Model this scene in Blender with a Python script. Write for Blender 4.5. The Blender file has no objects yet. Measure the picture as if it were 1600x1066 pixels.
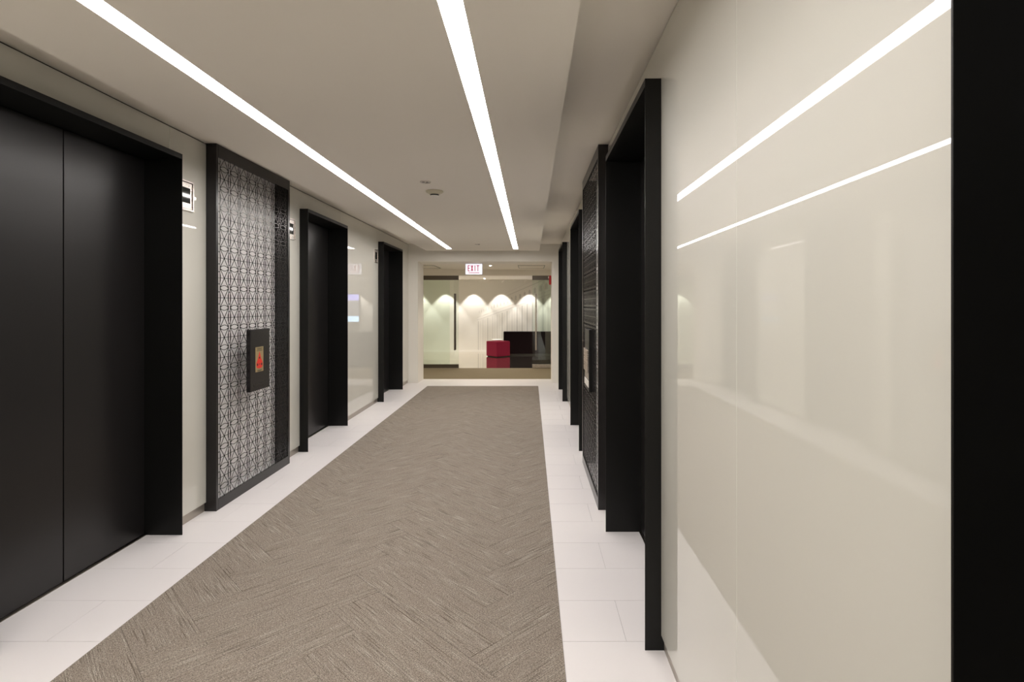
import bpy, bmesh, math, random
from mathutils import Vector, Matrix
random.seed(7)
C = bpy.context.scene.collection
S = bpy.context.scene
H = 1.361

# ------------------------------------------------------------ camera, world, exposure
cam = bpy.data.cameras.new('camera'); co = bpy.data.objects.new('camera', cam); C.objects.link(co)
co.location = (0, 0, H); co.rotation_euler = (math.pi/2, 0, 0)
cam.sensor_width = 36; cam.lens = 850*36/1600; cam.shift_x = -29/1600; cam.shift_y = -56/1600
cam.clip_start = 0.02; cam.clip_end = 100
S.camera = co
w = bpy.data.worlds.new('world'); S.world = w; w.use_nodes = True
w.node_tree.nodes['Background'].inputs[0].default_value = (.5, .5, .55, 1)
w.node_tree.nodes['Background'].inputs[1].default_value = 0.02
S.view_settings.view_transform = 'Standard'; S.view_settings.look = 'None'
S.view_settings.gamma = 1; S.view_settings.exposure = 0.0; S.view_settings.use_curve_mapping = False
LED = 29.5
LED_COL = (1.0, .95, .92, 1)

def lamp(name, kind, loc, power, col, size=.05, spot=None, blend=.15, rot=(0, 0, 0)):
    l = bpy.data.lights.new(name, kind); l.energy = power; l.color = col
    if kind == 'SPOT': l.spot_size = math.radians(spot); l.spot_blend = blend
    if kind == 'AREA': l.size = size
    else: l.shadow_soft_size = size
    o = bpy.data.objects.new(name, l); C.objects.link(o); o.location = loc; o.rotation_euler = rot
    return o
WARM = (1, .87, .70)
for k in range(7):                      # wall washers of the lobby beyond the glass doors
    lamp('wall_washer_light', 'SPOT', (-3.28+.811*k, 15.55, 2.085), 78, (1, .955, .91), .018, 74, .3)
for x, y in ((-2.6, 13.2), (-1.27, 13.0), (.9, 13.2)):
    lamp('lobby_downlight_light', 'SPOT', (x, y, 2.085), 70, (1, .92, .82), .04, 130, .6)
lamp('vestibule_downlight_light', 'SPOT', (-.778, 10.5, 2.115), 58, WARM, .03, 140, .5)
lamp('vestibule_downlight_light', 'SPOT', (1.2, 10.9, 2.115), 58, WARM, .03, 140, .5)
lamp('vestibule_downlight_light', 'SPOT', (-2.9, 10.9, 2.115), 58, WARM, .03, 140, .5)

# ------------------------------------------------------------ materials
def mat(name, col, rough=.5, metal=0, coat=0, ior=1.45, emit=None, es=0, spec=None):
    m = bpy.data.materials.new(name); m.use_nodes = True
    b = m.node_tree.nodes['Principled BSDF']
    b.inputs['Base Color'].default_value = (*col, 1); b.inputs['Roughness'].default_value = rough
    b.inputs['Metallic'].default_value = metal; b.inputs['IOR'].default_value = ior
    if coat: b.inputs['Coat Weight'].default_value = coat; b.inputs['Coat Roughness'].default_value = .0
    if spec is not None: b.inputs['Specular IOR Level'].default_value = spec
    if emit: b.inputs['Emission Color'].default_value = (*emit, 1); b.inputs['Emission Strength'].default_value = es
    return m
def vary(m, scale, amt, rough_amt=0, bump=0, stretch=(1, 1, 1)):
    """object-space noise: gentle colour wear, roughness variation and fine relief"""
    nt = m.node_tree; N = nt.nodes; L = nt.links; b = N['Principled BSDF']
    tc = N.new('ShaderNodeTexCoord'); mp = N.new('ShaderNodeMapping'); mp.inputs['Scale'].default_value = stretch
    n = N.new('ShaderNodeTexNoise'); n.inputs['Scale'].default_value = scale; n.inputs['Detail'].default_value = 5
    L.new(tc.outputs['Object'], mp.inputs[0]); L.new(mp.outputs[0], n.inputs['Vector'])
    col = b.inputs['Base Color'].default_value[:]
    mx = N.new('ShaderNodeMixRGB')
    mx.inputs[1].default_value = (*[c*(1-amt) for c in col[:3]], 1); mx.inputs[2].default_value = (*[min(1, c*(1+amt)) for c in col[:3]], 1)
    L.new(n.outputs['Fac'], mx.inputs[0]); L.new(mx.outputs[0], b.inputs['Base Color'])
    if rough_amt:
        r = b.inputs['Roughness'].default_value; mr = N.new('ShaderNodeMapRange')
        mr.inputs[3].default_value = max(0, r-rough_amt); mr.inputs[4].default_value = r+rough_amt
        L.new(n.outputs['Fac'], mr.inputs[0]); L.new(mr.outputs[0], b.inputs['Roughness'])
    if bump:
        bp = N.new('ShaderNodeBump'); bp.inputs['Strength'].default_value = bump; bp.inputs['Distance'].default_value = .002
        L.new(n.outputs['Fac'], bp.inputs['Height']); L.new(bp.outputs[0], b.inputs['Normal'])
    return m
M = {}
M['glass_paint'] = vary(mat('back_painted_glass', (.64, .63, .565), .5, coat=1, ior=1.5), 1.3, .015)
M['glass_edge'] = mat('glass_edge', (.78, .84, .76), .15)  # pale tone paints in the light a polished edge catches
M['lattice_back'] = mat('white_back_panel', (.88, .86, .85), .35)
M['black'] = vary(mat('black_metal', (.0042, .0042, .0038), .42, spec=.35), 3, .12, .05)
M['door'] = vary(mat('charcoal_door_metal', (.011, .0100, .0100), .32), 2.5, .08, .04)
M['frame_black'] = vary(mat('black_lacquered_frame', (.012, .0105, .011), .25), 3, .12, .05)
M['lattice'] = mat('black_lattice_metal', (.011, .010, .010), .24)
M['steel'] = vary(mat('brushed_steel', (.62, .57, .53), .28, 1), 30, .06, .05, stretch=(1, .1, 8))
M['dark_steel'] = vary(mat('dark_brushed_steel', (.16, .14, .12), .3, 1), 30, .06, .05)
M['skirting'] = vary(mat('taupe_metal_skirting', (.42, .38, .33), .35, .6), 20, .05)
M['dark_gap'] = mat('dark_shadow_gap', (.03, .028, .026), .8)
M['ceiling'] = vary(mat('ceiling_paint', (.89, .845, .765), .9), 2, .01)
M['wall'] = vary(mat('wall_paint', (.85, .82, .75), .8), 2, .01, bump=.02)
M['tile'] = vary(mat('white_porcelain', (.83, .80, .80), .38), 4, .02, .06)
M['grout'] = mat('grout', (.70, .67, .66), .9)
M['lobby_wall'] = mat('lobby_wall_paint', (.78, .75, .68), .8)
M['granite'] = vary(mat('polished_granite', (.84, .79, .70), .02, .96, ior=2.0), 60, .2)
M['vest_carpet'] = vary(mat('tan_carpet', (.21, .172, .108), .95), 40, .16, bump=.3, stretch=(.2, 1, 1))
M['diffuser'] = mat('light_diffuser', (.9, .9, .9), .5, emit=LED_COL[:3], es=LED)
M['white_plastic'] = mat('white_plastic', (.80, .77, .71), .4)
M['cream_plastic'] = mat('cream_plastic', (.60, .56, .42), .45)
M['screen_black'] = mat('black_display_glass', (.004, .008, .007), .05)
M['red_letter'] = mat('red_letter', (.40, .005, .05), .4, emit=(.45, .0, .06), es=.5)
M['exit_face'] = mat('lit_sign_face', (.8, .8, .85), .4, emit=(.93, .9, 1), es=.92)
M['grey_metal'] = mat('grey_metal', (.30, .30, .33), .4, .5)
M['gold'] = mat('brass_plate', (.42, .33, .17), .35, .4)
M['red_print'] = mat('red_print', (.75, .03, .015), .5)
M['ink'] = mat('black_ink', (.02, .017, .012), .5)
M['crimson'] = vary(mat('crimson_wool', (.21, .0012, .026), .85), 120, .2, bump=.2)
M['maroon'] = vary(mat('dark_maroon_fabric', (.007, .0015, .0025), .8, spec=.2), 120, .2, bump=.2)
M['alarm_red'] = mat('alarm_red', (.45, .01, .01), .35)
M['bulb'] = mat('halogen_bulb', (1, 1, 1), .4, emit=(1, .88, .68), es=60)
M['mural_light'] = mat('mural_pale_grey_print', (.69, .66, .60), .8)
M['mural_mid'] = mat('mural_grey_print', (.61, .585, .53), .8)
M['tv_body'] = mat('tv_body', (.01, .01, .012), .3)
M['tv_lavender'] = mat('tv_lavender', (.1, .1, .1), .3, emit=(.36, .34, .95), es=2.6)
M['tv_pale'] = mat('tv_pale', (.1, .1, .1), .3, emit=(.75, .75, .85), es=.5)
M['tv_blue'] = mat('tv_blue', (.1, .1, .1), .3, emit=(.50, .75, 1), es=3.6)

def clear_glass():
    m = bpy.data.materials.new('clear_green_glass'); m.use_nodes = True; nt = m.node_tree; N = nt.nodes; L = nt.links
    N.clear(); out = N.new('ShaderNodeOutputMaterial'); mx = N.new('ShaderNodeMixShader')
    t = N.new('ShaderNodeBsdfTransparent'); t.inputs[0].default_value = (.95, .982, .958, 1)
    g = N.new('ShaderNodeBsdfGlossy'); g.inputs['Roughness'].default_value = .0
    f = N.new('ShaderNodeFresnel'); f.inputs[0].default_value = 1.5
    L.new(f.outputs[0], mx.inputs[0]); L.new(t.outputs[0], mx.inputs[1]); L.new(g.outputs[0], mx.inputs[2]); L.new(mx.outputs[0], out.inputs[0])
    return m
M['clear_glass'] = clear_glass()

def carpet():
    m = mat('striated_carpet', (.3, .26, .21), .95, spec=.15); nt = m.node_tree; N = nt.nodes; L = nt.links; b = N['Principled BSDF']
    uv = N.new('ShaderNodeUVMap'); uv.uv_map = 'UVMap'
    def noise(sx, sy, det, rough=.5):
        mp = N.new('ShaderNodeMapping'); mp.inputs['Scale'].default_value = (sx, sy, 1)
        n = N.new('ShaderNodeTexNoise'); n.noise_dimensions = '2D'; n.inputs['Scale'].default_value = 1
        n.inputs['Detail'].default_value = det; n.inputs['Roughness'].default_value = rough
        L.new(uv.outputs[0], mp.inputs[0]); L.new(mp.outputs[0], n.inputs['Vector']); return n.outputs['Fac']
    def ramp(s, stops):
        r = N.new('ShaderNodeValToRGB'); e = r.color_ramp.elements
        e[0].position, e[0].color = stops[0][0], (*stops[0][1], 1); e[1].position, e[1].color = stops[-1][0], (*stops[-1][1], 1)
        for p, c in stops[1:-1]:
            x = e.new(p); x.color = (*c, 1)
        L.new(s, r.inputs[0]); return r.outputs[0]
    def mix(f, a, c, mode='MIX'):
        x = N.new('ShaderNodeMixRGB'); x.blend_type = mode
        for i, v in enumerate((f, a, c)):
            if isinstance(v, (float, int)): x.inputs[i].default_value = v if i == 0 else (v, v, v, 1)
            elif isinstance(v, tuple): x.inputs[i].default_value = (*v, 1)
            else: L.new(v, x.inputs[i])
        return x.outputs[0]
    line = noise(6.5, 235, 3, .6)
    streak = ramp(line, [(.26, (.115, .094, .076)), (.42, (.245, .21, .175)), (.56, (.315, .275, .23)), (.74, (.47, .43, .37))])
    smooth = ramp(noise(60, 160, 2), [(.3, (.235, .198, .163)), (.7, (.315, .27, .227))])
    mask = ramp(noise(2.2, 16, 3, .6), [(.40, (.12,)*3), (.62, (.85,)*3)])
    c = mix(mask, smooth, streak)
    dark = ramp(noise(3.2, 170, 1, .5), [(.70, (1,)*3), (.75, (.5, .46, .42))])
    c = mix(1.0, c, dark, 'MULTIPLY')
    sp = ramp(noise(170, 260, 2, .7), [(.28, (.42,)*3), (.72, (1.56,)*3)])
    c = mix(1.0, c, sp, 'MULTIPLY')
    L.new(c, b.inputs['Base Color'])
    bp = N.new('ShaderNodeBump'); bp.inputs['Strength'].default_value = .5; bp.inputs['Distance'].default_value = .002
    L.new(line, bp.inputs['Height']); L.new(bp.outputs[0], b.inputs['Normal'])
    return m
M['carpet'] = carpet()

# ------------------------------------------------------------ mesh helpers
def box(bm, x0, x1, y0, y1, z0, z1, mi=0, bev=0):
    if x0 > x1: x0, x1 = x1, x0
    if y0 > y1: y0, y1 = y1, y0
    if z0 > z1: z0, z1 = z1, z0
    v = [bm.verts.new(p) for p in ((x0, y0, z0), (x1, y0, z0), (x1, y1, z0), (x0, y1, z0), (x0, y0, z1), (x1, y0, z1), (x1, y1, z1), (x0, y1, z1))]
    fs = [bm.faces.new([v[i] for i in q]) for q in ((3, 2, 1, 0), (4, 5, 6, 7), (0, 1, 5, 4), (1, 2, 6, 5), (2, 3, 7, 6), (3, 0, 4, 7))]
    for f in fs: f.material_index = mi
    if bev:
        es = list({e for f in fs for e in f.edges})
        r = bmesh.ops.bevel(bm, geom=es, offset=bev, segments=2, affect='EDGES', profile=.5)
        for f in r['faces']: f.material_index = mi
def obj(name, bm, mats, parent=None, smooth=False):
    me = bpy.data.meshes.new(name); bmesh.ops.recalc_face_normals(bm, faces=bm.faces[:]); bm.to_mesh(me); bm.free()
    for k in (mats if isinstance(mats, (list, tuple)) else [mats]): me.materials.append(M[k])
    if smooth:
        for p in me.polygons: p.use_smooth = True
    o = bpy.data.objects.new(name, me); C.objects.link(o)
    if parent: o.parent = parent; o.matrix_parent_inverse = Matrix.Translation(parent.location).inverted()
    return o
def boxes(name, bl, m, parent=None, bev=0):
    bm = bmesh.new()
    for b in bl: box(bm, *b[:6], mi=(b[6] if len(b) > 6 else 0), bev=bev)
    return obj(name, bm, m, parent)
def struct(o, kind='structure'): o['kind'] = kind; return o
def tag(o, label, cat, group=None):
    o['label'] = label; o['category'] = cat
    if group: o['group'] = group
    return o
def thing(name, loc, label, cat, group=None):
    o = bpy.data.objects.new(name, None); C.objects.link(o); o.location = loc; o.empty_display_size = .1
    return tag(o, label, cat, group)
def prism(bm, pts, axis, a0, a1, mi=0):
    """extrude a 2D polygon; axis 'x': pts are (y,z); axis 'y': (x,z); axis 'z': (x,y)"""
    def P(p, a): return {'x': (a, p[0], p[1]), 'y': (p[0], a, p[1]), 'z': (p[0], p[1], a)}[axis]
    lo = [bm.verts.new(P(p, a0)) for p in pts]; hi = [bm.verts.new(P(p, a1)) for p in pts]; n = len(pts)
    fs = [bm.faces.new(lo[::-1]), bm.faces.new(hi)]
    for i in range(n): fs.append(bm.faces.new((lo[i], lo[(i+1) % n], hi[(i+1) % n], hi[i])))
    for f in fs: f.material_index = mi
def lathe(bm, prof, cx, cy, n=32, mi=0):
    rings = []
    for r, z in prof: rings.append([bm.verts.new((cx+r*math.cos(2*math.pi*k/n), cy+r*math.sin(2*math.pi*k/n), z)) for k in range(n)])
    for a, b in zip(rings, rings[1:]):
        for k in range(n): bm.faces.new((a[k], a[(k+1) % n], b[(k+1) % n], b[k])).material_index = mi
    bm.faces.new(rings[0]).material_index = mi; bm.faces.new(rings[-1]).material_index = mi

# ------------------------------------------------------------ measures
CZ = 2.432            # upper ceiling
CLD = 2.291           # dropped ceiling
PT = 2.256            # portal top
Y0, YE = -1.6, 9.52   # corridor ends
# each side: sign, glass plane, portal front, door plane
SIDES = {'left': dict(s=-1, g=-2.14, f=-2.062, d=-2.285, port=[(2.10, 3.223), (5.04, 6.138), (7.642, 8.778)], lat=(3.588, 4.685), seams=[.56]),
         'right': dict(s=1, g=.515, f=.451, d=.662, port=[(-.54, .584), (2.143, 3.268), (5.075, 6.17), (7.69, 8.78)], lat=(3.612, 4.709), seams=[1.36])}

# ------------------------------------------------------------ floor
XL, XR = -1.735, .1295    # carpet edges
flo = struct(boxes('floor', [(-2.75, 1.15, Y0, 10.02, -.12, -.004)], 'grout'))
def tile(x0, x1, y0, y1):
    g = .0008
    if x1-x0 < .02 or y1-y0 < .02: return
    bm = bmesh.new(); box(bm, x0+g, x1-g, y0+g, y1-g, -.004, 0)
    o = obj('tile', bm, 'tile', flo)
rowY = [2.2007+.3048*k for k in range(-13, 24)]
for i, y in enumerate(rowY):
    ya, yb = max(y, Y0), min(y+.3048, YE if False else 9.15)
    if yb-ya < .02: continue
    odd = (i-13) % 2
    for (a, b, j) in ((XR, .70, .388 if not odd else None), (-2.33, XL, -1.96 if not odd else None)):
        if j: tile(a, j, ya, yb); tile(j, b, ya, yb)
        else: tile(a, b, ya, yb)
yy = [9.15, 9.439, 9.744, 10.02]
for r in range(3):
    x = -2.33 + (-.3 if r % 2 else 0)
    while x < .70:
        tile(max(x, -2.33), min(x+.61, .70), yy[r], yy[r+1]); x += .61

# herringbone carpet planks
def clip(poly, x0, x1, y0, y1):
    def cut(P, f, g):
        out = []
        for i in range(len(P)):
            a, b = P[i], P[(i+1) % len(P)]; fa, fb = f(a), f(b)
            if fa >= 0: out.append(a)
            if (fa >= 0) != (fb >= 0):
                t = fa/(fa-fb); out.append((a[0]+(b[0]-a[0])*t, a[1]+(b[1]-a[1])*t))
        return out
    for f in (lambda p: p[0]-x0, lambda p: x1-p[0], lambda p: p[1]-y0, lambda p: y1-p[1]):
        poly = cut(poly, f, None)
        if len(poly) < 3: return []
    return poly
cr = thing('carpet', (-.8, 4, 0), 'taupe striated carpet laid in herringbone planks down the middle of the corridor', 'carpet')
boxes('carpet_backing', [(XL+.001, XR-.001, Y0, 9.149, -.0039, -.001)], 'dark_gap', cr)
PLn, PW = .9144, .2286
r2 = math.sqrt(.5)
# pattern space (p,q) rotated 45 degrees; zigzag axis (1,1) -> world +Y
def toW(p, q):
    # p axis -> (+x,+y), q axis -> (-x,+y)
    return (-.72-.0 + (p-q)*r2, 2.58 + (p+q)*r2)
npl = 0
for m_ in range(-3, 4):
    for k in range(-40, 60):
        # lattice vectors: (W,W) and (2L,0)->(L,-L) equivalent
        bp_, bq = k*PW + m_*PLn, k*PW - m_*PLn
        for kind in (0, 1):
            g = .0007
            if kind == 0: rect = [(bp_-PW+g, bq-PLn+g), (bp_-g, bq-PLn+g), (bp_-g, bq-g), (bp_-PW+g, bq-g)]; u_ax = 1   # runs down-right of the ridge
            else: rect = [(bp_-PLn+g, bq+g), (bp_-g, bq+g), (bp_-g, bq+PW-g), (bp_-PLn+g, bq+PW-g)]; u_ax = 0             # runs down-left
            wp = [toW(*r) for r in rect]
            cp = clip(wp, XL+.0008, XR-.0008, Y0, 9.1495)
            if len(cp) < 3: continue
            ar = abs(sum(cp[i][0]*cp[(i+1) % len(cp)][1]-cp[(i+1) % len(cp)][0]*cp[i][1] for i in range(len(cp))))/2
            if ar < 2e-4: continue
            bm = bmesh.new(); zt = .0015+random.uniform(0, .0006)
            prism(bm, cp, 'z', -.001, zt)
            bmesh.ops.remove_doubles(bm, verts=bm.verts[:], dist=1e-5)
            uvl = bm.loops.layers.uv.new('UVMap'); ou, ov = random.uniform(0, 90), random.uniform(0, 90)
            for f in bm.faces:
                for l in f.loops:
                    x, y = l.vert.co.x+.72, l.vert.co.y-2.58
                    p, q = (x+y)*r2, (y-x)*r2
                    l[uvl].uv = (q+ou, p+ov) if u_ax else (p+ou, q+ov)
            obj('carpet_plank', bm, 'carpet', cr); npl += 1
print('planks', npl)

# ------------------------------------------------------------ walls, glass cladding, skirting
def seg_minus(a, b, holes):
    out = []; c = a
    for h0, h1 in sorted(holes):
        if h1 <= c: continue
        if h0 > c: out.append((c, h0))
        c = h1
    if c < b: out.append((c, b))
    return out
gw = .0011
for side, D in SIDES.items():
    s, g = D['s'], D['g']; back = g+s*.45; sub = g+s*.0125
    bl = []
    for a, b in seg_minus(Y0, YE, D['port']+[D['lat']]): bl.append((sub, back, a, b, 0, CZ))
    for a, b in D['port']: bl.append((sub, back, a, b, PT, CZ)); bl.append((D['d']+s*.06, back, a, b, 0, PT))
    a, b = D['lat']; bl.append((g+s*.062, back, a, b, 0, CZ))
    wls = [(b_, struct(boxes('wall_'+side, [b_], 'dark_gap'))) for b_ in bl]
    # cladding: panel before a portal also runs over it (seam at the far jamb only)
    ports = D['port']; lat = D['lat']; ztop = 2.421; zb = .060
    def panel(poly):
        bm = bmesh.new(); prism(bm, poly, 'x', g, g+s*.012)
        bm.normal_update()
        for f in bm.faces: f.material_index = 0 if abs(f.normal.x) > .9 else 1
        ym = (poly[0][0]+poly[1][0])/2
        wl = next(w_[1] for w_ in wls if w_[0][0] == sub and w_[0][2] <= ym <= w_[0][3] and (w_[0][4] > 1) == (poly[0][1] > 1))
        obj('glass_panel', bm, ['glass_paint', 'glass_edge'], wl)
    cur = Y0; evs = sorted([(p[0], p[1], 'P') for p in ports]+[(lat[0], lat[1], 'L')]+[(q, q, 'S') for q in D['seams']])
    if side == 'right': cur = Y0
    for a, b, k in evs:
        if k == 'P':
            if a-cur > .02: panel([(cur+gw, zb), (a, zb), (a, ztop), (cur+gw, ztop)])
            panel([(a, PT+.001), (b-gw, PT+.001), (b-gw, ztop), (a, ztop)])
        else:
            if k == 'S': struct(boxes('trim_'+('2' if side == 'left' else '3'), [(g+s*.0004, g+s*.012, a-gw, a+gw, zb, ztop)], 'white_plastic'))  # added pale filler strip, drawn as the highlight along the polished glass edges
            panel([(cur+gw, zb), (a-gw, zb), (a-gw, ztop), (cur+gw, ztop)])
        cur = b
    panel([(cur+gw, zb), (YE-.001, zb), (YE-.001, ztop), (cur+gw, ztop)])
    struct(boxes('baseboard_'+side, [(sub-s*.001, sub+s*.004-s*.001, a, b, 0.0, .057) for a, b in seg_minus(Y0, YE, ports+[lat])], 'skirting'))

# upper ceiling and dropped ceiling with the light slots
struct(boxes('ceiling', [(-2.65, 1.0, Y0, YE+.5, CZ, CZ+.12)], 'ceiling'))
cx = [(-1.78, -1.3855), (-1.3045, -.2865), (-.2055, .153)]
bl = [(a, b, Y0+.02, 9.30, CLD, CZ) for a, b in cx]
for a, b in ((-1.3855, -1.3045), (-.2865, -.2055)):
    bl += [(a, b, 8.98, 9.30, CLD, CZ), (a, b, Y0+.02, -1.45, CLD, CZ), (a, b, -1.45, 8.98, CLD+.05, CZ)]
struct(boxes('ceiling', bl, 'ceiling'))
for i, (a, b) in enumerate(((-1.3855, -1.3045), (-.2865, -.2055))):
    t = thing('linear_ceiling_light', ((a+b)/2, 3.8, CLD), ['long glowing linear ceiling light on the left, above the left carpet edge',
              'long glowing linear ceiling light on the right, nearer the bare glass wall panels'][i], 'ceiling light', 'linear lights recessed in the dropped ceiling')
    boxes('diffuser', [(a+.002, b-.002, -1.448, 8.978, CLD+.001, CLD+.008)], 'diffuser', t)
    boxes('housing', [(a, b, -1.45, 8.98, CLD+.03, CLD+.049), (a, a+.0018, -1.449, 8.979, CLD+.0005, CLD+.03), (b-.0018, b, -1.449, 8.979, CLD+.0005, CLD+.03)], 'white_plastic', t)

# near end wall behind the camera, far end wall with the opening
struct(boxes('wall_near', [(-2.75, 1.1, Y0-.12, Y0, -.1, CZ+.1)], 'wall'))
struct(boxes('wall_far', [(-2.60, -1.973, YE, 10.02, 0, CZ), (.375, .97, YE, 10.02, 0, CZ), (-1.973, .375, YE, 10.02, 2.127, CZ)], 'wall'))

# vestibule and lobby beyond
VX0, VX1, LX0, LX1, GY, LY = -4.2, 2.6, -5.2, 3.6, 11.75, 15.85
fv = struct(boxes('floor', [(VX0, VX1, 10.02, GY+.02, -.1, 0)], 'vest_carpet')); 
fl = struct(boxes('floor', [(LX0, LX1, GY+.02, LY, -.1, 0)], 'granite'))
struct(boxes('ceiling', [(VX0, VX1, 10.02, GY+.1, 2.127, 2.25)], 'ceiling'))
struct(boxes('ceiling', [(LX0, LX1, GY+.1, LY, 2.10, 2.25)], 'ceiling'))
struct(boxes('trim_1', [(VX0, VX1, GY-.03, GY+.1, 2.0, 2.127)], 'ceiling'))
struct(boxes('wall_vestibule', [(VX0-.1, VX0, 10.02, GY+.1, 0, 2.25), (VX1, VX1+.1, 10.02, GY+.1, 0, 2.25), (VX0, -2.6, 9.92, 10.02, 0, 2.25), (.97, VX1, 9.92, 10.02, 0, 2.25)], 'wall'))
struct(boxes('wall_lobby', [(LX0, LX1, LY, LY+.1, 0, 2.25)], 'lobby_wall'))
struct(boxes('wall_lobby', [(LX0-.1, LX0, GY+.1, LY, 0, 2.25), (LX1, LX1+.1, GY+.1, LY, 0, 2.25), (LX0, VX0-.1, GY, GY+.1, 0, 2.25), (VX1+.1, LX1, GY, GY+.1, 0, 2.25)], 'lobby_wall'))
struct(boxes('baseboard_lobby', [(LX0, LX1, LY-.012, LY, 0, .05)], 'white_plastic'))

# ------------------------------------------------------------ elevators
def elevator(side, a, b, label):
    D = SIDES[side]; s, f, d, g = D['s'], D['f'], D['d'], D['g']
    t = thing('elevator_doorway', (d, (a+b)/2, 0), label, 'elevator', 'black elevator doorways along both walls')
    T = .0035
    boxes('jamb', [(f, d+s*.055, a, a+T, 0, PT-.001)], 'black', t, bev=.0006)
    boxes('jamb', [(f, d+s*.055, b-T, b, 0, PT-.001)], 'black', t, bev=.0006)
    boxes('lintel', [(f, d+s*.055, a+T, b-T, PT-.032, PT-.001)], 'black', t, bev=.0006)
    mid = (a+b)/2
    for y0, y1 in ((a+T+.001, mid-.003), (mid+.003, b-T-.001)):
        boxes('door_leaf', [(d, d+s*.03, y0, y1, .008, PT-.034)], 'door', t, bev=.002)
    boxes('sill', [(d-s*.012, d+s*.05, a+T, b-T, .0, .005, 0), (d-s*.004, d+s*.0, a+T, b-T, .005, .0055, 1)], ['dark_steel', 'steel'], t)
    boxes('shadow_backing', [(d+s*.035, d+s*.05, a+T, b-T, .006, PT-.034)], 'dark_gap', t)
    return t
elevator('left', 2.10, 3.223, 'black elevator doorway at the left edge, nearest on the left wall, both door leaves showing')
elevator('left', 5.04, 6.138, 'black elevator doorway on the left wall just past the lattice screen')
elevator('left', 7.642, 8.778, 'farthest black elevator doorway on the left wall, beside the white end pier')
elevator('right', -.54, .584, 'black elevator doorway cut by the right edge of the picture, nearest of all')
elevator('right', 2.143, 3.268, 'tall black elevator doorway on the right wall between bare glass panels and lattice screen')
elevator('right', 5.075, 6.17, 'black elevator doorway on the right wall just beyond the lattice screen')
elevator('right', 7.69, 8.78, 'farthest black elevator doorway on the right wall, by the end pier')

# ------------------------------------------------------------ lattice screens
def bar(bm, p, q, w, x0, x1):
    (y0, z0), (y1, z1) = p, q; L_ = math.hypot(y1-y0, z1-z0)
    if L_ < 1e-6: return
    ny, nz = -(z1-z0)/L_*w/2, (y1-y0)/L_*w/2; ey, ez = (y1-y0)/L_*w*.2, (z1-z0)/L_*w*.2
    pts = [(y0-ey+ny, z0-ez+nz), (y0-ey-ny, z0-ez-nz), (y1+ey-ny, z1+ez-nz), (y1+ey+ny, z1+ez+nz)]
    prism(bm, pts, 'x', x0, x1)
def lattice_screen(side, label):
    D = SIDES[side]; s, g = D['s'], D['g']; a, b = D['lat']; f = -2.073 if side == 'left' else .449
    t = thing('lattice_screen', (g, (a+b)/2, 0), label, 'screen', 'patterned screens between the elevators')
    bk = g+s*.060; st = .026; zb, zt = .072, 2.346
    ztop = CZ-.003
    boxes('stile', [(f, bk, a, a+st, 0, ztop)], 'frame_black', t, bev=.0015)
    boxes('stile', [(f, bk, b-st-.008, b, 0, ztop)], 'frame_black', t, bev=.0015)
    boxes('rail', [(f, f+s*.014, a+st, b-st-.008, 0, zb)], 'frame_black', t, bev=.0015)
    boxes('rail', [(f, f+s*.014, a+st, b-st-.008, zt, ztop)], 'frame_black', t, bev=.0015)
    boxes('back_panel', [(bk-s*.012, bk, a+st, b-st-.008, .001, ztop)], 'lattice_back', t)
    bm = bmesh.new(); x0, x1 = f+s*.005, f+s*.0068
    P = .125; R = (zt-zb)/17; ya = a+.042; lo, hi = a+st, b-st-.008; W = .0044
    cl = lambda v: min(max(v, lo), hi)
    for k in range(9):
        yc = ya+P*k
        for o_ in (-.0105, .0105):
            if lo < yc+o_ < hi: bar(bm, (yc+o_, zb), (yc+o_, zt), W*.9, x0, x1)
        for r in range(18):                      # elongated loops on the strips at node level
            zc = zb+R*r; N_ = 14; pr = None
            for i in range(N_+1):
                an = 2*math.pi*i/N_; p = (yc+.0185*math.cos(an), zc+.043*math.sin(an))
                ok = lo < p[0] < hi and zb < p[1] < zt
                if pr and pr[1] and ok: bar(bm, pr[0], p, W*.75, x0, x1)
                pr = (p, ok)
            if 0 < r < 17: bar(bm, (cl(yc-.0185), zc), (cl(yc+.0185), zc), W*.6, x0, x1)
    for c in range(8):
        y0 = ya+P*c+.0105; y1 = ya+P*(c+1)-.0105; ym = (y0+y1)/2
        for r in range(18):
            zn = zb+R*r
            for dz in (-.5, .5):
                ze = zn+dz*R
                if zb-1e-4 <= ze <= zt+1e-4:
                    bar(bm, (ym, zn), (y0, ze), W, x0, x1); bar(bm, (ym, zn), (y1, ze), W, x0, x1)
            if 0 < r < 17:
                bar(bm, (y0, zn), (y1, zn), W*.7, x0, x1)
                prism(bm, [(ym+.0058*math.cos(i*math.pi/4), zn+.0058*math.sin(i*math.pi/4)) for i in range(8)], 'x', x0, x1+s*.0003)
            if r < 17:                            # eye shape between the strips
                zl = zn+R*.5; hw = (y1-y0)/2
                for sg in (-1, 1):
                    pr = None
                    for i in range(9):
                        u = -1+2*i/8; p = (ym+u*hw, zl+sg*.0175*(1-u*u))
                        if pr: bar(bm, pr, p, W*.85, x0, x1)
                        pr = p
    obj('lattice', bm, 'lattice', t)
    return t, f
tl, fL = lattice_screen('left', 'tall black framed lattice screen over a white backing on the left wall')
tr, fR = lattice_screen('right', 'tall black framed lattice screen on the right wall, seen almost edge on')

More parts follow.
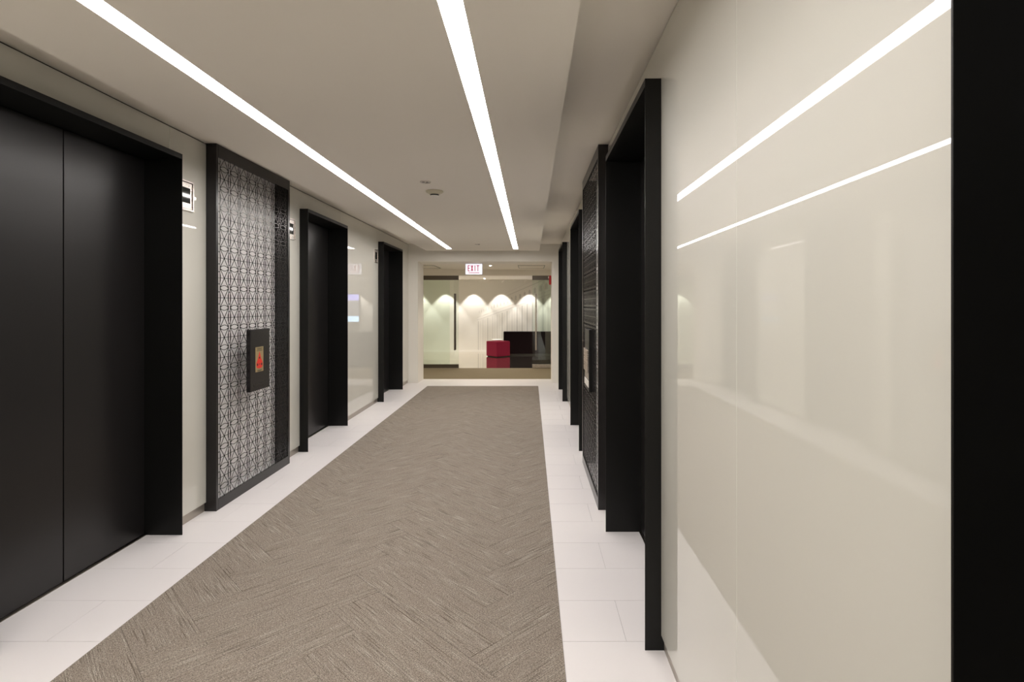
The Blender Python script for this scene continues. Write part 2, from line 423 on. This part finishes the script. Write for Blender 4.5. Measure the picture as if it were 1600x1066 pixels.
# call plates
xs = fL+.001
p1 = thing('call_plate', (fL, 4.115, .95), 'black rectangular plate with gold and red fire notice on the left lattice screen', 'plate')
pl = boxes('plate', [(fL-.0045, fL+.027, 3.975, 4.265, .723, 1.181)], 'screen_black' if False else 'frame_black', p1, bev=.002)
bm = bmesh.new(); xf = fL+.027
box(bm, xf, xf+.0012, 4.045, 4.163, .860, 1.047, 0)
x1_, x2_ = xf+.0012, xf+.0018
yc, zc = 4.104, .945
fl_ = [(0, .068), (.008, .05), (.018, .026), (.030, .004), (.043, -.012), (.048, -.032), (.042, -.050), (.025, -.058), (0, -.060), (-.025, -.058), (-.042, -.050), (-.048, -.032), (-.043, -.012), (-.030, .004), (-.018, .026), (-.008, .05)]
prism(bm, [(yc+u, zc+v) for u, v in fl_], 'x', x1_, x2_, 1)
def disc(bm, cy, cz, r, x0, x1, mi, n=12): prism(bm, [(cy+r*math.cos(2*math.pi*i/n), cz+r*math.sin(2*math.pi*i/n)) for i in range(n)], 'x', x0, x1, mi)
for u, v, r in ((0, .020, .009), (-.030, -.030, .010), (.030, -.030, .010), (0, -.028, .006)): disc(bm, yc+u, zc+v, r, x2_, x2_+.0005, 2)
for k, (w_, z_) in enumerate(((.040, 1.036), (.034, 1.028), (.042, 1.019), (.036, .872), (.028, .866))):
    box(bm, x1_, x1_+.0004, yc-w_, yc+w_, z_-.0018, z_+.0018, 2)
obj('fire_notice', bm, ['gold', 'red_print', 'ink'], pl)['label'] = 'gold notice with a red flame shape'
boxes('card_slot', [(xf, xf+.0012, 4.02, 4.20, .757, .771)], 'ink', pl)

p2 = thing('call_plate', (fR, 4.12, .95), 'slim call plate with steel button box on the right lattice screen', 'plate')
pl = boxes('plate', [(fR+.0045, fR-.022, 3.975, 4.265, .723, 1.181)], 'black', p2, bev=.002)
boxes('button_box', [(fR-.022, fR-.034, 3.985, 4.255, .865, 1.03)], 'steel', pl, bev=.002)
boxes('nameplate', [(fR-.022, fR-.0245, 3.985, 4.255, .81, .862)], 'skirting', pl, bev=.0008)
boxes('card_reader', [(fR-.022, fR-.027, 3.985, 4.255, .755, .803)], 'white_plastic', pl, bev=.001)

# floor indicators by the left doorways
def indicator(y0, y1, label):
    g = -2.14; z0, z1 = 1.948, 2.135
    t = thing('floor_indicator', (g, (y0+y1)/2, (z0+z1)/2), label, 'display', 'elevator floor indicators on the left glass wall')
    w_ = y1-y0; x = g
    boxes('bezel', [(x, x+.012, y0, y1, z0, z0+.010), (x, x+.012, y0, y1, z1-.010, z1), (x, x+.012, y0, y0+.008, z0+.01, z1-.01), (x, x+.012, y1-.008, y1, z0+.01, z1-.01)], 'steel', t)
    boxes('faceplate', [(x, x+.006, y0+.011, y1-.011, z0+.013, z1-.013)], 'steel', t, bev=.001)
    boxes('dark_recess', [(x+.0002, x+.0015, y0+.008, y1-.008, z0+.01, z1-.01)], 'ink', t)
    boxes('display', [(x+.006, x+.0078, y0+w_*.24, y1-w_*.20, z0+.047, z0+.142)], 'screen_black', t)
indicator(3.285, 3.440, 'square steel floor indicator beside the nearest left elevator')
indicator(4.770, 4.925, 'square steel floor indicator between the left lattice screen and the next elevator')
indicator(7.445, 7.590, 'small steel floor indicator before the farthest left elevator')

# ------------------------------------------------------------ ceiling devices
def sprinkler(x, y, label):
    t = thing('sprinkler', (x, y, CLD), label, 'sprinkler', 'sprinklers in the dropped ceiling')
    bm = bmesh.new(); lathe(bm, [(.0405, CLD), (.0405, CLD-.003), (.037, CLD-.0075), (.031, CLD-.0075), (.029, CLD-.001)], x, y, 36); e = obj('escutcheon', bm, 'steel', t)
    bm = bmesh.new(); lathe(bm, [(.0285, CLD-.0005), (.0285, CLD-.0015)], x, y, 24); obj('cup', bm, 'ink', e)
    bm = bmesh.new(); lathe(bm, [(.007, CLD-.0015), (.006, CLD-.007), (.012, CLD-.0085), (.012, CLD-.0095)], x, y, 16); obj('sprinkler_head', bm, 'steel', t)
sprinkler(-.792, 4.096, 'chrome sprinkler in front of the smoke detector on the dropped ceiling')
sprinkler(-.81, 8.30, 'small chrome sprinkler at the far end of the dropped ceiling')
t = thing('smoke_detector', (-.782, 4.43, CLD), 'round cream smoke detector on the ceiling between the two light lines', 'smoke detector')
bm = bmesh.new(); lathe(bm, [(.070, CLD), (.072, CLD-.006), (.066, CLD-.014), (.052, CLD-.018)], -.782, 4.43, 40); obj('base', bm, 'cream_plastic', t, True)
bm = bmesh.new(); lathe(bm, [(.050, CLD-.018), (.046, CLD-.026), (.038, CLD-.028)], -.782, 4.43, 40); obj('collar', bm, 'cream_plastic', t, True)
bm = bmesh.new(); lathe(bm, [(.035, CLD-.028), (.035, CLD-.039)], -.782, 4.43, 32); obj('vent_ring', bm, 'ink', t)
bm = bmesh.new(); lathe(bm, [(.035, CLD-.039), (.035, CLD-.042), (.028, CLD-.047), (.012, CLD-.049)], -.782, 4.43, 40); obj('cap', bm, 'white_plastic', t, True)

# exit sign
ey = 9.95; k_ = ey/850
ex0, ex1 = (727-829)*k_, (753.9-829)*k_; ez1, ez0 = 2.122, H+(477-429.3)*k_
t = thing('exit_sign', ((ex0+ex1)/2, ey, 2.127), 'glowing white EXIT sign with red letters hanging in the opening', 'sign')
boxes('housing', [(ex0, ex1, ey, ey+.045, ez0, ez1), ((ex0+ex1)/2-.04, (ex0+ex1)/2+.04, ey+.01, ey+.035, ez1, 2.127)], 'grey_metal', t)
boxes('sign_face', [(ex0+.006, ex1-.006, ey-.003, ey, ez0+.006, ez1-.006)], 'exit_face', t)
bm = bmesh.new(); X0 = ex0+.045; X1 = ex1-.045; lw = (X1-X0)/4.0; zb_, zt_ = ez0+.062, ez1-.030; sw = .014; yy0, yy1 = ey-.0048, ey-.003
def q(x0, x1, z0, z1): box(bm, x0, x1, yy0, yy1, z0, z1)
x = X0; q(x, x+sw, zb_, zt_); [q(x+sw, x+lw*.74, z, z+sw) for z in (zb_, (zb_+zt_)/2-sw/2, zt_-sw)]
x = X0+lw; wd = lw*.80
for A, B in (((x, zb_), (x+wd, zt_)), ((x, zt_), (x+wd, zb_))):
    prism(bm, [(A[0]-.0005, A[1]), (A[0]+sw*1.1, A[1]), (B[0]+.0005, B[1]), (B[0]-sw*1.1, B[1])], 'y', yy0, yy1)
x = X0+lw*2.22; q(x, x+sw, zb_, zt_)
x = X0+lw*2.85; q(x, x+lw*.95, zt_-sw, zt_); q(x+lw*.475-sw/2, x+lw*.475+sw/2, zb_, zt_-sw)
q(X0+.01, X1-.012, ez0+.030, ez0+.042)
obj('lettering', bm, 'red_letter', t)['label'] = 'red letters EXIT over a red bar'

# fire alarm on the jamb
t = thing('fire_alarm', (.375, 9.93, 1.82), 'small red fire alarm with white strobe on the right jamb of the opening', 'alarm')
boxes('body', [(.336, .375, 9.86, 9.98, 1.735, 1.90)], 'alarm_red', t, bev=.004)
boxes('strobe', [(.322, .336, 9.88, 9.96, 1.85, 1.885)], 'white_plastic', t, bev=.002)

# downlights and ceiling grilles of the vestibule, lobby spot heads
def downlight(x, y, z, label, group):
    t = thing('downlight', (x, y, z), label, 'downlight', group)
    bm = bmesh.new(); lathe(bm, [(.030, z), (.045, z-.001), (.044, z-.004), (.032, z-.004), (.030, z-.001)], x, y, 24); obj('trim_ring', bm, 'white_plastic', t)
    bm = bmesh.new(); lathe(bm, [(.022, z-.001), (.022, z-.004), (.010, z-.009)], x, y, 16); obj('bulb', bm, 'bulb', t)
downlight(-.778, 10.5, 2.127, 'bright small downlight in the ceiling right of the exit sign', 'vestibule downlights')
downlight(-1.27, 15.0, 2.10, 'lit downlight in the lobby ceiling below the exit sign', 'lobby downlights')
def grille(x0, x1, y0, y1, label):
    z = 2.127; t = thing('ceiling_grille', ((x0+x1)/2, (y0+y1)/2, z), label, 'vent', 'grilles in the vestibule ceiling')
    w_ = .012
    boxes('frame', [(x0, x1, y0, y0+w_, z-.006, z), (x0, x1, y1-w_, y1, z-.006, z), (x0, x0+w_, y0+w_, y1-w_, z-.006, z), (x1-w_, x1, y0+w_, y1-w_, z-.006, z)], 'dark_steel', t)
    boxes('panel', [(x0+w_+.004, x1-w_-.004, y0+w_+.004, y1-w_-.004, z-.004, z)], 'ceiling', t)
grille(-.245, .278, 10.45, 11.26, 'square grille in the ceiling to the right above the glass doors')
grille(-2.42, -1.854, 10.45, 11.26, 'square grille in the ceiling above the left glass door')
tw = thing('spotlight_track', (-.95, 15.5, 2.10), 'slim white ceiling track with six small spotlight heads in front of the lobby wall', 'track light')
boxes('track', [(-2.2, .1, 15.488, 15.512, 2.088, 2.10)], 'ceiling', tw)
for k in range(6):
    x = -1.754+.321*k
    bm = bmesh.new()
    mtx = Matrix.Translation((x, 15.5, 2.058)) @ Matrix.Rotation(math.radians(50), 4, 'Y')
    bmesh.ops.create_cone(bm, cap_ends=True, segments=14, radius1=.018, radius2=.018, depth=.085, matrix=mtx)
    box(bm, x-.005, x+.005, 15.495, 15.505, 2.06, 2.086)
    obj('spotlight_head', bm, 'white_plastic', tw)

# ------------------------------------------------------------ glass doors
def glass_door(n, x0, x1, hx):
    d = struct(boxes('door_%d' % n, [(x0, x1, GY-.006, GY+.006, .085, 1.905)], 'clear_glass'))
    boxes('top_rail', [(x0, x1, GY-.018, GY+.018, 1.905, 1.999)], 'dark_steel', d, bev=.001)
    boxes('bottom_rail', [(x0, x1, GY-.018, GY+.018, .006, .085)], 'dark_steel' if n == 1 else 'steel', d, bev=.001)
    bm = bmesh.new()
    for yo in (-.055, .055):
        bmesh.ops.create_cone(bm, cap_ends=True, segments=16, radius1=.016, radius2=.016, depth=1.217, matrix=Matrix.Translation((hx, GY+yo, 1.0015)))
    for z in (.55, 1.45):
        bmesh.ops.create_cone(bm, cap_ends=True, segments=12, radius1=.009, radius2=.009, depth=.11, matrix=Matrix.Translation((hx, GY, z)) @ Matrix.Rotation(math.pi/2, 4, 'X'))
    obj('pull_handle', bm, 'dark_steel' if n == 1 else 'steel', d)
glass_door(1, -2.75, -1.552, -1.631)
glass_door(2, .037, 1.235, .1175)
struct(boxes('window_1', [(VX0, -1.755, GY+.045, GY+.057, 0.0, 2.0)], 'clear_glass'))
struct(boxes('window_2', [(.165, VX1, GY+.045, GY+.057, 0.0, 2.0)], 'clear_glass'))

# ------------------------------------------------------------ lobby furniture
def soft_box(name, dims, center, rot, m, parent, r=.02):
    bm = bmesh.new(); dx, dy, dz = dims
    box(bm, -dx/2, dx/2, -dy/2, dy/2, -dz/2, dz/2)
    bmesh.ops.bevel(bm, geom=bm.edges[:], offset=r, segments=3, affect='EDGES', profile=.5)
    bmesh.ops.transform(bm, verts=bm.verts[:], matrix=Matrix.Translation(center) @ Matrix.Rotation(rot, 4, 'Z'))
    return obj(name, bm, m, parent, False)
def ottoman(x, y, rot, label):
    t = thing('ottoman', (x, y, 0), label, 'ottoman', 'red ottomans in the lobby')
    soft_box('cushion', (.455, .455, .393), (x, y, .0175+.393/2), rot, 'crimson', t, .022)
    soft_box('base', (.40, .40, .017), (x, y, .0085), rot, 'ink', t, .003)
ottoman(-.86, 14.44, math.radians(42), 'crimson cube ottoman turned cornerwise, left of the dark sofa')
ottoman(.78, 13.50, math.radians(10), 'crimson ottoman seen through the right glass door, right of the pull handle')
t = thing('sofa', (.43, 15.1, 0), 'dark maroon high sofa with its back to the glass doors', 'sofa')
soft_box('backrest', (2.34, .14, .606), (.43, 14.92, .034+.303), 0, 'maroon', t, .012)
soft_box('armrest', (.16, .50, .50), (-.66, 15.242, .034+.25), 0, 'maroon', t, .02)
soft_box('armrest', (.16, .50, .50), (1.52, 15.242, .034+.25), 0, 'maroon', t, .02)
soft_box('seat', (2.016, .50, .36), (.43, 15.242, .034+.18), 0, 'maroon', t, .02)
boxes('plinth', [(-.73, 1.59, 14.86, 15.48, 0, .034)], 'ink', t)
t = thing('side_table', (-.93, 15.05, 0), 'small round white side table behind the crimson ottoman', 'table')
bm = bmesh.new(); lathe(bm, [(.145, .392), (.15, .396), (.15, .410), (.145, .414)], -.93, 15.05, 32); obj('tabletop', bm, 'white_plastic', t)
bm = bmesh.new(); lathe(bm, [(.11, 0), (.11, .008), (.018, .014), (.018, .392)], -.93, 15.05, 24); obj('pedestal', bm, 'steel', t)

# television on the lobby wall, seen only as a reflection in the glass walls
t = thing('television', (1.35, LY, 1.28), 'wide wall television glowing lavender and blue, mirrored in the glass walls', 'television')
boxes('wall_mount', [(1.1, 1.6, LY-.03, LY-.001, 1.1, 1.45)], 'tv_body', t)
boxes('casing', [(.69, 2.01, LY-.06, LY-.03, .866, 1.69)], 'tv_body', t, bev=.004)
boxes('screen', [(.705, 1.995, LY-.0615, LY-.06, 1.50, 1.675, 0), (.705, 1.995, LY-.0615, LY-.06, 1.04, 1.50, 1), (.705, 1.995, LY-.0615, LY-.06, .88, 1.04, 2)], ['tv_lavender', 'tv_pale', 'tv_blue'], t)

# mural: pale print of a colonnaded building, flat on the lobby wall
def wp(u, v):   # sketch units of the facade -> wall (x, z)
    px, py = 640+u/4.265, 370+v/4.265
    return ((px-829)*LY/850, H-(py-477)*LY/850)
bm = bmesh.new(); wy = LY-.0015
def poly(pts, mi): prism(bm, [wp(*p) for p in pts], 'y', wy+.0, wy+.0014, mi)
def lerp(a, b, t): return a+(b-a)*t
def slope(u, ua, va, ub, vb): return lerp(va, vb, (u-ua)/(ub-ua))
low = lambda u: slope(u, 450, 552, 860, 405)
mid_ = lambda u: slope(u, 450, 505, 860, 345)
top = lambda u: slope(u, 450, 478, 860, 300)
U1 = 1010
poly([(450, low(450)), (U1, low(U1)), (U1, low(U1)+9), (450, low(450)+7)], 0)
poly([(450, low(450)-12), (U1, low(U1)-18), (U1, low(U1)-22), (450, low(450)-15)], 0)
poly([(600, top(600)), (U1, top(U1)), (U1, top(U1)+7), (600, top(600)+3)], 1)
poly([(640, top(640)-20), (U1, top(U1)-30), (U1, top(U1)-27), (640, top(640)-18)], 0)
u = 462; step = 14
while u < U1-25:
    wd = step*.42; v = mid_(u); hgt = 16+(u-450)*.045
    poly([(u, v+hgt*.6), (u+wd, v+hgt*.55), (u+wd, v-hgt*.35), (u+wd*.5, v-hgt*.6), (u, v-hgt*.3)], 1 if u > 560 else 0)
    u += step; step *= 1.062
u = 455; step = 31
while u < U1-20:
    wd = 6+(u-450)*.012
    poly([(u, low(u)+14), (u+wd, low(u)+12), (u+wd, 760), (u, 760)], 1 if int(u) % 2 else 0)
    poly([(u+wd+9, low(u)+14), (u+wd+12, low(u)+13), (u+wd+12, 760), (u+wd+9, 760)], 0)
    u += step; step *= 1.01
tag(obj('wall_mural', bm, ['mural_light', 'mural_mid']), 'pale grey printed mural of a colonnaded building on the lobby wall', 'mural')
